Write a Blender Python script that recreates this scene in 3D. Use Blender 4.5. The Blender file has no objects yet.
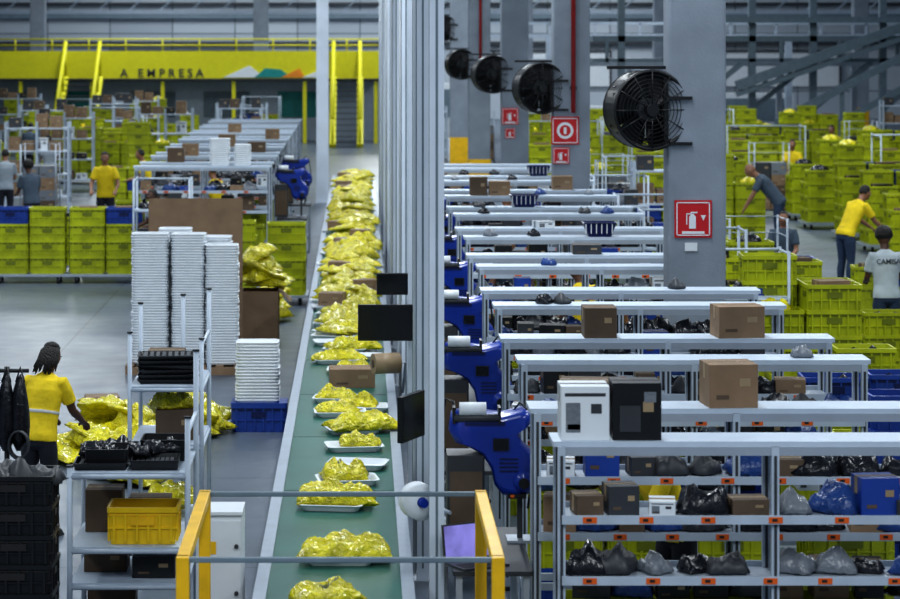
import bpy, math, random
from mathutils import Vector, Matrix, noise
from mathutils.bvhtree import BVHTree
random.seed(7)
R=random.Random(11)
S=bpy.context.scene
C=S.collection
pi=math.pi

# ---------------------------------------------------------------- materials
MATS={}
def mat(key,col,rough=.5,metal=0,var=.12,scale=6,bump=0,bscale=30,emit=0,coat=0,spec=.5,crinkle=0):
    m=bpy.data.materials.new(key); m.use_nodes=True
    nt=m.node_tree; b=nt.nodes['Principled BSDF']
    tc=nt.nodes.new('ShaderNodeTexCoord'); n=nt.nodes.new('ShaderNodeTexNoise')
    n.inputs['Scale'].default_value=scale; n.inputs['Detail'].default_value=4
    nt.links.new(tc.outputs['Object'],n.inputs['Vector'])
    r=nt.nodes.new('ShaderNodeValToRGB')
    r.color_ramp.elements[0].position=.3; r.color_ramp.elements[1].position=.7
    r.color_ramp.elements[0].color=tuple(max(0,c*(1-var)) for c in col)+(1,)
    r.color_ramp.elements[1].color=tuple(min(1,c*(1+var)) for c in col)+(1,)
    nt.links.new(n.outputs['Fac'],r.inputs['Fac']); nt.links.new(r.outputs['Color'],b.inputs['Base Color'])
    b.inputs['Roughness'].default_value=rough; b.inputs['Metallic'].default_value=metal
    b.inputs['Coat Weight'].default_value=coat
    b.inputs['Specular IOR Level'].default_value=spec
    if bump:
        n2=nt.nodes.new('ShaderNodeTexNoise'); n2.inputs['Scale'].default_value=bscale
        nt.links.new(tc.outputs['Object'],n2.inputs['Vector'])
        bp=nt.nodes.new('ShaderNodeBump'); bp.inputs['Strength'].default_value=bump; bp.inputs['Distance'].default_value=.02
        src=n2.outputs['Fac']
        if crinkle:
            vo=nt.nodes.new('ShaderNodeTexVoronoi'); vo.inputs['Scale'].default_value=crinkle
            mp=nt.nodes.new('ShaderNodeMixRGB'); mp.inputs[0].default_value=.12
            nt.links.new(tc.outputs['Object'],mp.inputs[1]); nt.links.new(n2.outputs['Color'],mp.inputs[2]); nt.links.new(mp.outputs[0],vo.inputs['Vector'])
            ad=nt.nodes.new('ShaderNodeMath'); ad.operation='ADD'
            nt.links.new(vo.outputs['Distance'],ad.inputs[0]); nt.links.new(n2.outputs['Fac'],ad.inputs[1]); src=ad.outputs[0]
        nt.links.new(src,bp.inputs['Height']); nt.links.new(bp.outputs['Normal'],b.inputs['Normal'])
    if emit:
        nt.links.new(r.outputs['Color'],b.inputs['Emission Color']); b.inputs['Emission Strength'].default_value=emit
    MATS[key]=m; return m
mat('lime',(.41,.455,.008),.45,var=.24,scale=3)
mat('lime_dark',(.15,.18,.006),.5)
mat('blue_crate',(.015,.055,.30),.4)
mat('yellow_crate',(.75,.50,.01),.4)
mat('black_plastic',(.008,.009,.011),.4)
mat('black_film',(.012,.013,.018),.25,bump=.6,bscale=20)
mat('dark_grey',(.04,.044,.052),.5)
mat('grey_film',(.18,.20,.23),.3,bump=.5)
mat('blue_film',(.02,.06,.22),.3,bump=.5)
mat('alu',(.40,.45,.52),.35,metal=.3,var=.06)
mat('white_steel',(.44,.51,.60),.42,var=.08)
mat('post_steel',(.66,.73,.83),.4,var=.08,scale=2)
mat('white_shelf',(.50,.58,.68),.42,var=.05)
mat('concrete',(.22,.255,.305),.8,var=.15,scale=2,bump=.15)
mat('foam',(.72,.76,.80),.6,var=.05)
mat('cardboard',(.25,.165,.10),.75,var=.15,scale=5)
mat('cardboard_dark',(.11,.075,.05),.8)
mat('kraft_tape',(.34,.25,.15),.4)
mat('bag',(.66,.585,.010),.24,var=.34,scale=11,bump=1.0,bscale=16,coat=.5,crinkle=22)
mat('bag_print',(.07,.09,.015),.4)
mat('belt',(.016,.105,.08),.38,var=.15,scale=2)
mat('blue_plastic',(.005,.033,.30),.3,var=.1,coat=.3)
mat('blue_dark',(.004,.012,.08),.35)
mat('yellow_paint',(.80,.47,.01),.4)
mat('mezz_yellow',(.66,.62,.01),.5,var=.05)
mat('red_sign',(.50,.012,.018),.4,var=.03)
mat('red_pipe',(.35,.02,.02),.4)
mat('white_paint',(.70,.74,.78),.4,var=.03)
mat('orange_label',(.70,.12,.01),.5,var=.04)
mat('teal',(.01,.25,.24),.5); mat('orange',(.75,.25,.02),.5)
mat('steel_teal',(.16,.215,.26),.5)
mat('skin',(.30,.15,.09),.5,var=.05); mat('skin_dark',(.10,.045,.028),.5,var=.05)
mat('hair',(.010,.008,.007),.6,bump=.8,bscale=60)
mat('shirt_yellow',(.78,.58,.012),.8,bump=.5,bscale=12,var=.15)
mat('shirt_grey',(.26,.30,.34),.8,bump=.3,bscale=12)
mat('shirt_white',(.50,.56,.60),.8,bump=.3,bscale=12)
mat('shirt_dark',(.07,.10,.14),.8,bump=.3,bscale=12)
mat('pants',(.012,.014,.022),.8); mat('jeans',(.025,.045,.09),.8)
mat('lip',(.20,.06,.05),.5); mat('eye',(.6,.6,.6),.3)
mat('screen',(.22,.20,.55),.3,var=.5,scale=4,emit=.6)
mat('screen_off',(.008,.009,.012),.15)
mat('rubber',(.015,.015,.015),.7)
mat('reflect_stripe',(.6,.62,.62),.3)

def floor_mat():
    m=bpy.data.materials.new('epoxy_floor'); m.use_nodes=True; nt=m.node_tree; b=nt.nodes['Principled BSDF']
    tc=nt.nodes.new('ShaderNodeTexCoord')
    n=nt.nodes.new('ShaderNodeTexNoise'); n.inputs['Scale'].default_value=.5; n.inputs['Detail'].default_value=8
    nt.links.new(tc.outputs['Object'],n.inputs['Vector'])
    r=nt.nodes.new('ShaderNodeValToRGB'); r.color_ramp.elements[0].position=.3; r.color_ramp.elements[1].position=.72
    r.color_ramp.elements[0].color=(.085,.108,.145,1); r.color_ramp.elements[1].color=(.15,.18,.225,1)
    nt.links.new(n.outputs['Fac'],r.inputs['Fac'])
    br=nt.nodes.new('ShaderNodeTexBrick'); br.inputs['Scale'].default_value=.25
    br.offset=0; br.inputs['Mortar Size'].default_value=.004; br.inputs['Brick Width'].default_value=1; br.inputs['Row Height'].default_value=1
    br.inputs['Color1'].default_value=(1,1,1,1); br.inputs['Color2'].default_value=(.94,.94,.94,1); br.inputs['Mortar'].default_value=(.5,.5,.5,1)
    nt.links.new(tc.outputs['Object'],br.inputs['Vector'])
    mx=nt.nodes.new('ShaderNodeMixRGB'); mx.blend_type='MULTIPLY'; mx.inputs[0].default_value=1
    nt.links.new(r.outputs['Color'],mx.inputs[1]); nt.links.new(br.outputs['Color'],mx.inputs[2])
    nt.links.new(mx.outputs[0],b.inputs['Base Color'])
    n2=nt.nodes.new('ShaderNodeTexNoise'); n2.inputs['Scale'].default_value=2.5; n2.inputs['Detail'].default_value=6
    nt.links.new(tc.outputs['Object'],n2.inputs['Vector'])
    mr=nt.nodes.new('ShaderNodeMapRange'); mr.inputs['To Min'].default_value=.22; mr.inputs['To Max'].default_value=.45
    nt.links.new(n2.outputs['Fac'],mr.inputs['Value']); nt.links.new(mr.outputs['Result'],b.inputs['Roughness'])
    MATS['floor']=m
floor_mat()
def wall_mat():
    m=bpy.data.materials.new('wall_panels'); m.use_nodes=True; nt=m.node_tree; b=nt.nodes['Principled BSDF']
    tc=nt.nodes.new('ShaderNodeTexCoord'); br=nt.nodes.new('ShaderNodeTexBrick')
    mp=nt.nodes.new('ShaderNodeMapping'); mp.inputs['Rotation'].default_value=(pi/2,0,0)
    nt.links.new(tc.outputs['Object'],mp.inputs['Vector']); nt.links.new(mp.outputs['Vector'],br.inputs['Vector'])
    br.inputs['Scale'].default_value=.4; br.offset=0; br.inputs['Brick Width'].default_value=1.2; br.inputs['Row Height'].default_value=.55
    br.inputs['Mortar Size'].default_value=.012
    br.inputs['Color1'].default_value=(.52,.57,.62,1); br.inputs['Color2'].default_value=(.42,.47,.53,1); br.inputs['Mortar'].default_value=(.14,.17,.2,1)
    nt.links.new(br.outputs['Color'],b.inputs['Base Color']); b.inputs['Roughness'].default_value=.7
    MATS['wall']=m
wall_mat()

# ---------------------------------------------------------------- mesh builder
class MB:
    def __init__(s): s.v=[];s.f=[];s.m=[];s.sm=[]
    def _add(s,vs,fs,m,sm=False):
        o=len(s.v); s.v.extend([Vector(p) for p in vs])
        for f in fs: s.f.append(tuple(i+o for i in f)); s.m.append(m); s.sm.append(sm)
    def box(s,x0,x1,y0,y1,z0,z1,m):
        s._add([(x0,y0,z0),(x1,y0,z0),(x1,y1,z0),(x0,y1,z0),(x0,y0,z1),(x1,y0,z1),(x1,y1,z1),(x0,y1,z1)],
          [(0,3,2,1),(4,5,6,7),(0,1,5,4),(1,2,6,5),(2,3,7,6),(3,0,4,7)],m)
    def cyl(s,p0,p1,r,m,n=12,r2=None,sm=True):
        p0=Vector(p0);p1=Vector(p1);d=(p1-p0).normalized()
        a=Vector((1,0,0)) if abs(d.z)>.95 else d.cross(Vector((0,0,1))).normalized()
        b=d.cross(a).normalized(); r2=r if r2 is None else r2; off=pi/4 if n==4 else 0
        if n==4: r*=1.414; r2*=1.414; sm=False
        vs=[p0+(a*math.cos(2*pi*i/n+off)+b*math.sin(2*pi*i/n+off))*r for i in range(n)]
        vs+=[p1+(a*math.cos(2*pi*i/n+off)+b*math.sin(2*pi*i/n+off))*r2 for i in range(n)]
        s._add(vs,[(i,(i+1)%n,n+(i+1)%n,n+i) for i in range(n)],m,sm)
        o=len(s.v)-2*n
        s.f.append(tuple(o+i for i in range(n-1,-1,-1)));s.m.append(m);s.sm.append(False)
        s.f.append(tuple(o+n+i for i in range(n)));s.m.append(m);s.sm.append(False)
    def rings(s,rs,m,cap=True,sm=True,closed=False):
        n=len(rs[0]); vs=[p for r in rs for p in r]; fs=[]
        k=len(rs)
        for j in range(k if closed else k-1):
            jj=(j+1)%k
            for i in range(n): fs.append((j*n+i,j*n+(i+1)%n,jj*n+(i+1)%n,jj*n+i))
        s._add(vs,fs,m,sm)
        if cap and not closed:
            o=len(s.v)-len(vs)
            s.f.append(tuple(o+i for i in range(n-1,-1,-1)));s.m.append(m);s.sm.append(False)
            s.f.append(tuple(o+(k-1)*n+i for i in range(n)));s.m.append(m);s.sm.append(False)
    def rloft(s,levels,r,m,cx=0,cy=0,cap=True,seg=3,sm=False):
        rs=[]
        for (hx,hy,z) in levels:
            ring=[]
            for q,(sx,sy) in enumerate([(1,1),(-1,1),(-1,-1),(1,-1)]):
                for i in range(seg+1):
                    a=q*pi/2+i*(pi/2)/seg
                    ring.append((cx+sx*(hx-r)+r*math.cos(a),cy+sy*(hy-r)+r*math.sin(a),z))
            rs.append(ring)
        s.rings(rs,m,cap,sm)
    def tube(s,pts,rad,m,n=10,sm=True,closed=False):
        pts=[Vector(p) for p in pts]
        if not hasattr(rad,'__len__'): rad=[rad]*len(pts)
        rs=[];k=len(pts); prev=None
        for i,p in enumerate(pts):
            if closed: d=pts[(i+1)%k]-pts[i-1]
            else: d=pts[min(i+1,k-1)]-pts[max(i-1,0)]
            d.normalize()
            if prev is None: a=d.orthogonal().normalized()
            else: a=(prev-d*prev.dot(d)).normalized()
            prev=a; b=d.cross(a)
            rs.append([p+(a*math.cos(2*pi*j/n)+b*math.sin(2*pi*j/n))*rad[i] for j in range(n)])
        s.rings(rs,m,True,sm,closed)
    def lathe(s,prof,m,n=32,c=(0,0,0)):
        rs=[[(c[0]+r*math.cos(2*pi*i/n),c[1]+y,c[2]+r*math.sin(2*pi*i/n)) for i in range(n)] for r,y in prof]
        s.rings(rs,m,False,True)
    def prism(s,pts,y0,y1,m,sm=False):
        n=len(pts); vs=[(x,y0,z) for x,z in pts]+[(x,y1,z) for x,z in pts]
        s._add(vs,[tuple(range(n)),tuple(range(2*n-1,n-1,-1))]+[(i,n+i,n+(i+1)%n,(i+1)%n) for i in range(n)],m,sm)
    def ell(s,c,r,m,nu=16,nv=10,fn=None,M=None):
        vs=[];fs=[]
        for j in range(nv+1):
            t=pi*j/nv
            for i in range(nu):
                p=2*pi*i/nu
                q=Vector((math.sin(t)*math.cos(p),math.sin(t)*math.sin(p),math.cos(t)))
                if fn: q=fn(q)
                q=Vector((q.x*r[0],q.y*r[1],q.z*r[2]))
                if M: q=M@q
                vs.append(q+Vector(c))
        for j in range(nv):
            for i in range(nu): fs.append((j*nu+i,(j+1)*nu+i,(j+1)*nu+(i+1)%nu,j*nu+(i+1)%nu))
        s._add(vs,fs,m,True)
    def add(s,o,M=None,swap=None):
        k=len(s.v)
        s.v.extend([(M@p) if M else p.copy() for p in o.v])
        s.f.extend([tuple(i+k for i in f) for f in o.f]); s.m.extend([swap.get(x,x) if swap else x for x in o.m]); s.sm.extend(o.sm)
    def mesh(s,name):
        me=bpy.data.meshes.new(name); me.from_pydata([tuple(p) for p in s.v],[],s.f)
        keys=[]
        for k in s.m:
            if k not in keys: keys.append(k)
        for k in keys: me.materials.append(MATS[k])
        idx={k:i for i,k in enumerate(keys)}
        me.polygons.foreach_set('material_index',[idx[k] for k in s.m])
        me.polygons.foreach_set('use_smooth',s.sm)
        me.update(); return me
    def obj(s,name,loc=(0,0,0),rz=0,bevel=0,parent=None):
        return inst(s.mesh(name),name,loc,rz,bevel,parent)
def inst(me,name,loc=(0,0,0),rz=0,bevel=0,parent=None,sc=1):
    o=bpy.data.objects.new(name,me); o.location=loc; o.rotation_euler=(0,0,rz); o.scale=(sc,sc,sc); C.objects.link(o)
    if bevel:
        b=o.modifiers.new('bevel','BEVEL'); b.width=bevel; b.segments=2; b.limit_method='ANGLE'
    if parent: o.parent=parent
    return o
def TR(x,y,z,rz=0,rx=0,ry=0,sc=1):
    return Matrix.Translation((x,y,z))@Matrix.Rotation(rz,4,'Z')@Matrix.Rotation(rx,4,'X')@Matrix.Rotation(ry,4,'Y')@Matrix.Scale(sc,4)

# ---------------------------------------------------------------- camera
cd=bpy.data.cameras.new('camera'); cam=bpy.data.objects.new('camera',cd); C.objects.link(cam)
cam.location=(0,0,4.3); cam.rotation_euler=(pi/2,0,0)
cd.sensor_width=36; cd.lens=100; cd.shift_x=90/900; cd.shift_y=-(299.5-30)/900
cd.clip_end=400; cd.clip_start=.5
cd.dof.use_dof=True; cd.dof.focus_distance=20; cd.dof.aperture_fstop=3.6
S.camera=cam

# ---------------------------------------------------------------- shell
b=MB(); b.box(-34,46,2,122,-.2,0,'floor'); b.obj('floor')
b=MB(); b.box(-34,46,120,120.4,0,13,'wall'); b.obj('wall_back')
b=MB(); b.box(-34.4,-34,2,120,0,13,'wall'); b.obj('wall_left')
b=MB(); b.box(46,46.4,2,120,0,13,'wall'); b.obj('wall_right')
for i,(z,h,m) in enumerate([(4.85,.22,'steel_teal'),(5.5,.12,'dark_grey'),(3.6,.15,'dark_grey')]):
    b=MB(); b.box(-34,46,119.6,119.99,z,z+h,m); b.obj('trim_%d'%(i+1))
for i,(x0,x1) in enumerate([(-24,-15),(-12,-5),(5,12),(16,23),(26,35)]):
    b=MB(); b.box(x0,x1,119.8,119.98,1.6,3.3,'white_paint')
    k=int((x1-x0)/1.4)
    for j in range(k+1):
        x=x0+(x1-x0)*j/k; b.box(x-.05,x+.05,119.7,119.85,1.6,3.3,'dark_grey')
    b.box(x0,x1,119.7,119.85,3.25,3.35,'dark_grey'); b.obj('window_%d'%(i+1))

# ---------------------------------------------------------------- crates
def crate_mb(w=.6,d=.4,h=.3):
    b=MB(); W=w/2;D=d/2
    b.rloft([(W*.9,D*.88,0),(W*.95,D*.93,h*.84),(W,D,h*.86),(W,D,h),(W*.93,D*.9,h),(W*.86,D*.83,.02)],.02,'lime',seg=2)
    for i in range(6):
        x=-W*.8+i*W*.32
        for sy in(-1,1): b.box(x-.008,x+.008,*(sorted((sy*D*.9,sy*D*.99))),.02,h*.84,'lime')
    for i in range(4):
        y=-D*.75+i*D*.5
        for sx in(-1,1): b.box(*(sorted((sx*W*.92,sx*W*.99))),y-.006,y+.006,.02,h*.84,'lime')
    for sy in(-1,1):
        b.box(-W*.97,W*.97,*(sorted((sy*D*.9,sy*D*.97))),h*.42,h*.46,'lime')
        b.box(-.08,.08,*(sorted((sy*D*.9,sy*D*.995))),h*.52,h*.74,'lime_dark')
        b.box(-W*.93,W*.93,*(sorted((sy*D*.9,sy*D*.955))),h*.77,h*.84,'lime_dark')
    for sx in(-1,1): b.box(*(sorted((sx*W*.9,sx*W*.99))),-.06,.06,h*.55,h*.74,'lime_dark')
    b.box(-W*.84,W*.84,-D*.8,D*.8,.021,.06,'lime_dark')
    return b
CR=crate_mb()
BL={'lime':'blue_crate','lime_dark':'blue_dark'}
BK={'lime':'black_plastic','lime_dark':'rubber'}
YE={'lime':'yellow_crate','lime_dark':'yellow_paint'}
def carton(w,d,h,m='cardboard',tape='kraft_tape'):
    b=MB(); b.rloft([(w/2,d/2,0),(w/2,d/2,h)],.004,m,seg=1)
    b.box(-w/2-.001,w/2+.001,-.02,.02,h-.05,h+.0015,tape)
    b.box(-w/2,w/2,-.0015,.0015,h,h+.003,'cardboard_dark')
    b.box(w*.12,w*.34,-d/2-.002,-d/2,h*.5,h*.68,'kraft_tape' if m!='white_paint' else 'dark_grey')
    b.box(-w*.36,-w*.1,-d/2-.002,-d/2,h*.2,h*.3,'cardboard_dark')
    if m=='white_paint': 
        b.box(-w*.4,-w*.1,-d/2-.002,-d/2,h*.15,h*.7,'grey_film'); b.box(-w*.42,w*.42,-d/2-.002,-d/2,h*.82,h*.88,'dark_grey')
    b.box(-w/2-.002,-w/2,-.025,.025,h-.1,h,tape); b.box(w/2,w/2+.002,-.025,.025,h-.1,h,tape)
    return b
def cart(nx,ny,hmin,hmax,seed,blue=.08,frame=False):
    r=random.Random(seed); b=MB()
    W=nx*.62;D=ny*.42
    b.box(-W/2-.03,W/2+.03,-D/2-.03,D/2+.03,.12,.16,'alu')
    for sx in(-1,1):
        for sy in(-1,1):
            b.cyl((sx*(W/2-.1)-.02,sy*(D/2-.1),.055),(sx*(W/2-.1)+.02,sy*(D/2-.1),.055),.055,'rubber')
            b.box(sx*(W/2-.1)-.03,sx*(W/2-.1)+.03,sy*(D/2-.1)-.015,sy*(D/2-.1)+.015,.06,.13,'alu')
            if frame: b.cyl((sx*(W/2+.03),sy*(D/2+.03),.12),(sx*(W/2+.03),sy*(D/2+.03),1.95),.018,'white_steel',8)
    if frame:
        for sx in(-1,1): b.cyl((sx*(W/2+.03),-D/2-.03,1.9),(sx*(W/2+.03),D/2+.03,1.9),.018,'white_steel',8)
        b.cyl((-W/2-.03,D/2+.03,1.9),(W/2+.03,D/2+.03,1.9),.018,'white_steel',8)
    for i in range(nx):
        for j in range(ny):
            n=r.randint(hmin,hmax)
            for k in range(n):
                b.add(CR,TR(-W/2+.31+i*.62,-D/2+.21+j*.42,.16+k*.275,(r.random()-.5)*.06),BL if r.random()<blue else None)
            q=r.random()
            if q<.35:
                b.add(carton(.35,.25,.16,r.choice(['cardboard','cardboard_dark','black_plastic'])),TR(-W/2+.31+i*.62,-D/2+.21+j*.42,.16+n*.275-.1,r.random()*.4))
            elif q<.6:
                b.add(bag_small,TR(-W/2+.31+i*.62,-D/2+.21+j*.42,.16+n*.275-.03,r.random()*3),None if r.random()<.6 else {'black_film':'bag'})
    return b
# ---------------------------------------------------------------- soft bags
def bag_mb(seed,L=.5,Wd=.36,H=.14,m='bag',nu=30,nv=22,pr=False):
    b=MB()
    sd=Vector((seed*3.7,seed*1.3,seed*.7))
    top=[];bot=[]
    ax=seed*.9
    for j in range(nv+1):
        for i in range(nu+1):
            u=-1+2*i/nu; v=-1+2*j/nv
            pf=(max(0,(1-abs(u)**3))*max(0,(1-abs(v)**3)))**.6
            p=Vector((u*1.6,v*1.3,0))
            n1=noise.noise(p*1.1+sd); n2=1-2*abs(noise.noise(p*2.2+sd*2))
            n3=1-2*abs(noise.noise(Vector((u*2.2+v*math.cos(ax)*2,v*5.0,0))+sd*7)); n4=1-2*abs(noise.noise(p*5.5+sd*8))
            x=u*L/2*(1+.24*noise.noise(p+sd*3)); y=v*Wd/2*(1+.26*noise.noise(p*.9+sd*4))
            z=H*pf*(.72+.75*n1)+H*.26*n2*(pf**.5)+H*.20*n3*(pf**.6)+H*.12*n4*(pf**.5)
            if pf==0: z=H*.16*(1+noise.noise(p*3.5+sd*6))
            top.append((x,y,max(z,.004))); bot.append((x*.97,y*.97,0.0 if pf>0 else max(z-.004,0)))
    n=len(top); w=nu+1
    for j in range(nv):
        for i in range(nu):
            a=j*w+i
            b.f.append((a,a+1,a+w+1,a+w)); b.sm.append(True)
            u=i/nu; v=j/nv
            b.m.append('bag_print' if pr and .36<u<.64 and .42<v<.6 and (i+j*(seed+1))%3 else m)
            b.f.append((n+a,n+a+w,n+a+w+1,n+a+1)); b.sm.append(True); b.m.append(m)
    per=[i for i in range(w)]+[j*w+nu for j in range(1,nv+1)]+[nv*w+i for i in range(nu-1,-1,-1)]+[j*w for j in range(nv-1,0,-1)]
    for k in range(len(per)):
        a=per[k];c=per[(k+1)%len(per)]; b.f.append((a,n+a,n+c,c)); b.sm.append(True); b.m.append(m)
    b.v=[Vector(p) for p in top+bot]
    return b
BAGS=[bag_mb(i,.48+.07*(i%3),.32+.04*(i%2),.09+.018*(i%4),nu=16,nv=12) for i in range(10)]
BAGN=[bag_mb(i,.48+.07*(i%3),.32+.04*(i%2),.095+.018*(i%4),nu=40,nv=28,pr=(i%3==0)) for i in range(10)]
LUMPS=[bag_mb(20+i,.26,.2,.11,'black_film',10,8) for i in range(5)]
bag_small=bag_mb(40,.40,.28,.13,'black_film',10,8)
def goods_shelf(seed):
    r=random.Random(seed); b=MB(); w,d=1.5,.5
    for x in(-w/2,0,w/2):
        for y in(-d/2,d/2): b.box(x-.025,x+.025,y-.025,y+.025,0,2.1,'white_steel')
    for z in(.3,.85,1.4,1.95):
        b.box(-w/2,w/2,-d/2,d/2,z-.03,z,'white_shelf'); x=-w/2+.2
        while x<w/2-.15:
            if r.random()<.75: b.add(carton(.28,.3,.15+.2*r.random(),r.choice(['cardboard','cardboard_dark','dark_grey','white_paint','black_plastic','cardboard'])),TR(x,0,z))
            x+=.33
    return b
def roll_cage(seed):
    r=random.Random(seed); b=MB(); w,d,h=.8,.7,1.7
    b.box(-w/2,w/2,-d/2,d/2,.14,.18,'dark_grey')
    for x in(-w/2,w/2):
        for y in(-d/2,d/2): b.cyl((x,y,.1),(x,y,h),.016,'alu',6); b.cyl((x-.015,y,.055),(x+.015,y,.055),.055,'rubber',10)
        for i in range(7): b.cyl((x,-d/2,.3+i*.23),(x,d/2,.3+i*.23),.008,'alu',5)
    for i in range(7): b.cyl((-w/2,d/2,.3+i*.23),(w/2,d/2,.3+i*.23),.008,'alu',5)
    z=.18
    while z<1.1:
        hh=.22+.1*r.random()
        for x in(-.19,.19): b.add(carton(.36,.5,hh,r.choice(['cardboard','dark_grey','cardboard_dark','grey_film'])),TR(x,0,z))
        z+=hh
    return b
carts_hi=[cart(2,2,3,6,i,.06).mesh('crate_cart') for i in range(5)]+[cart(3,2,4,5,20,.1,True).mesh('crate_cart')]
carts_mid=[cart(2,2,3,4,60+i,.08).mesh('crate_cart') for i in range(3)]+[cart(2,2,3,4,70,.1,True).mesh('crate_cart')]
carts_low=[cart(2,2,2,3,80+i,.12).mesh('crate_cart') for i in range(3)]
shelves=[goods_shelf(i).mesh('goods_shelf') for i in range(3)]
cages=[roll_cage(i).mesh('roll_cage') for i in range(3)]
pillars_xy=[(3.25,24.3),(3.2,38),(3.15,51),(3.05,64),(3.05,77)]
def field(x0,x1,y0,y1,dx,dy,seed,skip=.15,avoid=(),kinds=None,mix=.2):
    r=random.Random(seed); y=y0; kinds=kinds or carts_hi
    while y<y1:
        x=x0+r.random()*.3
        while x<x1:
            ok=r.random()>skip
            for (ax,ay,ar) in avoid:
                if (x-ax)**2+(y-ay)**2<ar*ar: ok=False
            for (ax,ay) in pillars_xy:
                if abs(x-ax)<1.4 and abs(y-ay)<1.3: ok=False
            if ok:
                q=r.random(); yy=y+r.random()*.3; rz=(r.random()-.5)*.08
                if q<mix*.5: inst(r.choice(shelves),'goods_shelf',(x,yy,0),rz)
                elif q<mix: inst(r.choice(cages),'roll_cage',(x,yy,0),rz)
                else: inst(r.choice(kinds),'crate_cart',(x,yy,0),rz)
            x+=dx+r.random()*.35
        y+=dy
spots=[(-5.2,50.5,1.4),(8.0,41,1.6),(6.7,32,1.4),(8.0,47.8,1.7),(6.3,37.2,1.4),(10.2,59,1.5),(-7.7,62,1.4),(-9.3,70,1.4),(-4.6,54.5,1.3),(-7.6,53.6,1.3),(-10.6,58,1.3),(-8.4,75,1.3),(12.5,66,1.4),(7.2,54,1.4),(-6.5,49.5,1.4),(-7.9,47.6,1.4)]
field(4.75,6.0,27.2,33,2.05,2.5,1,0,spots,mix=0)
field(6.7,9.2,25.6,29.3,1.75,2.2,21,0,spots,carts_low,0)
field(5.2,7.0,34.8,47,2.05,2.4,2,.05,spots,carts_mid,.1)
field(7.2,9.0,34.8,39.2,1.7,2.2,22,0,spots,carts_low,0)
field(10.2,13,35,60,2.05,2.7,23,.1,spots,carts_hi,.15)
field(4.9,9.6,49.5,60,2.05,2.7,24,.1,spots,carts_hi,.2)
field(5.2,24,62,83,2.2,3.2,3,.1,spots,carts_hi,.3)
field(-19,-5.4,57,66,2.1,3.0,4,.15,spots,carts_mid,.4)
field(-19,-5.4,67,90,2.1,3.2,14,.08,spots,carts_hi,.25)
field(-3.8,-1.9,72,90,2.1,3.4,5,.1,(),carts_mid,.5)
field(1.5,5,60,82,2.1,4,6,.25,(),carts_hi,.5)
field(-12,-5.8,47.0,55,2.4,3.6,7,.2,spots,carts_low,.35)
for i,(x,sd) in enumerate([(-6.95,1),(-5.62,2),(-4.32,3)]):
    r=random.Random(sd); b=MB(); W=1.24
    b.box(-W/2-.03,W/2+.03,-.24,.24,.12,.16,'alu')
    for sx in(-1,1):
        for sy in(-1,1): b.cyl((sx*.5-.02,sy*.18,.055),(sx*.5+.02,sy*.18,.055),.055,'rubber'); b.box(sx*.5-.03,sx*.5+.03,sy*.18-.015,sy*.18+.015,.06,.13,'alu')
        b.cyl((sx*(W/2+.03),.25,.12),(sx*(W/2+.03),.25,1.35),.018,'white_steel',8)
    for c in range(2):
        for k in range(4): b.add(CR,TR(-.31+c*.62,0,.16+k*.275,(r.random()-.5)*.05),BL if k==3 and (i+c)%2==1 else None)
        if i!=1: b.add(carton(.3,.25,.14,'cardboard'),TR(-.31+c*.62,0,1.16,.2))
    b.obj('crate_cart',(x,42.6,0))
    inst(cart(2,1,3,4,30+i,.1).mesh('crate_cart'),'crate_cart',(x,44.2,0))

# ---------------------------------------------------------------- racks
TOPZ=1.90
def goods(g,r,x,y,z,hmax=.3,dens=.97):
    q=r.random()
    if q<.58:
        sw=r.choice([None,None,None,None,{'black_film':'grey_film'},{'black_film':'dark_grey'},{'black_film':'blue_film'}])
        g.add(r.choice(LUMPS),TR(x,y,z,r.random()*3,0,0,.7+r.random()*.6),sw)
    elif q<dens:
        g.add(carton(.14+.1*r.random(),.2,min(hmax,.08+r.random()*.19),r.choice(['cardboard','black_plastic','black_plastic','cardboard_dark','dark_grey','dark_grey','white_paint','blue_crate'])),TR(x,y,z,r.uniform(-.15,.15)))
def rack(X0,X1,Y,seed,top=TOPZ):
    r=random.Random(seed); b=MB(); D=.32
    xs=[X0,X0+(X1-X0)*.5,X1]
    for x in xs:
        for y in(Y,Y+D):
            b.box(x-.022,x+.022,y-.022,y+.022,.02,top,'white_steel')
            b.box(x-.008,x+.008,y-.027,y-.022,.1,top-.05,'dark_grey')
            b.cyl((x,y,0),(x,y,.03),.04,'rubber',8)
        b.box(x-.02,x+.02,Y,Y+D,.28,.33,'alu')
    b.rloft([(0.5*(X1-X0)+.05,D/2+.005,top),(0.5*(X1-X0)+.05,D/2+.005,top+.03)],.015,'white_shelf',(X0+X1)/2,Y+D/2)
    b.box(X0,X1,Y-.015,Y-.005,top-.05,top,'alu')
    for z in(top-.41,top-.76):
        b.box(X0,X1,Y-.0,Y+D,z-.02,z,'alu')
        b.box(X0,X1,Y-.045,Y-.027,z-.03,z+.02,'white_steel'); b.box(X0,X1,Y+D+.026,Y+D+.04,z-.03,z+.03,'white_steel')
        x=X0+.12
        while x<X1-.15:
            b.box(x,x+.08,Y-.049,Y-.045,z-.022,z+.012,'orange_label'); b.box(x+.02,x+.05,Y-.051,Y-.049,z-.012,z+.004,'rubber')
            x+=.31+r.random()*.1
    b.box(X0,X1,Y-.02,Y+.02,.28,.33,'alu'); b.box(X0,X1,Y+D-.02,Y+D+.02,.28,.33,'alu')
    b.obj('shelving_rack')
    g=MB()
    for z in(top-.41,top-.76):
        x=X0+.16
        while x<X1-.14:
            if abs(x-xs[1])<.13: x=xs[1]+.14
            goods(g,r,x,Y+.15+r.random()*.04,z)
            x+=.16+r.random()*.10
    if g.v: g.obj('shelf_goods')
ys=[14.4+3.55*k for k in range(9)]
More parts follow.
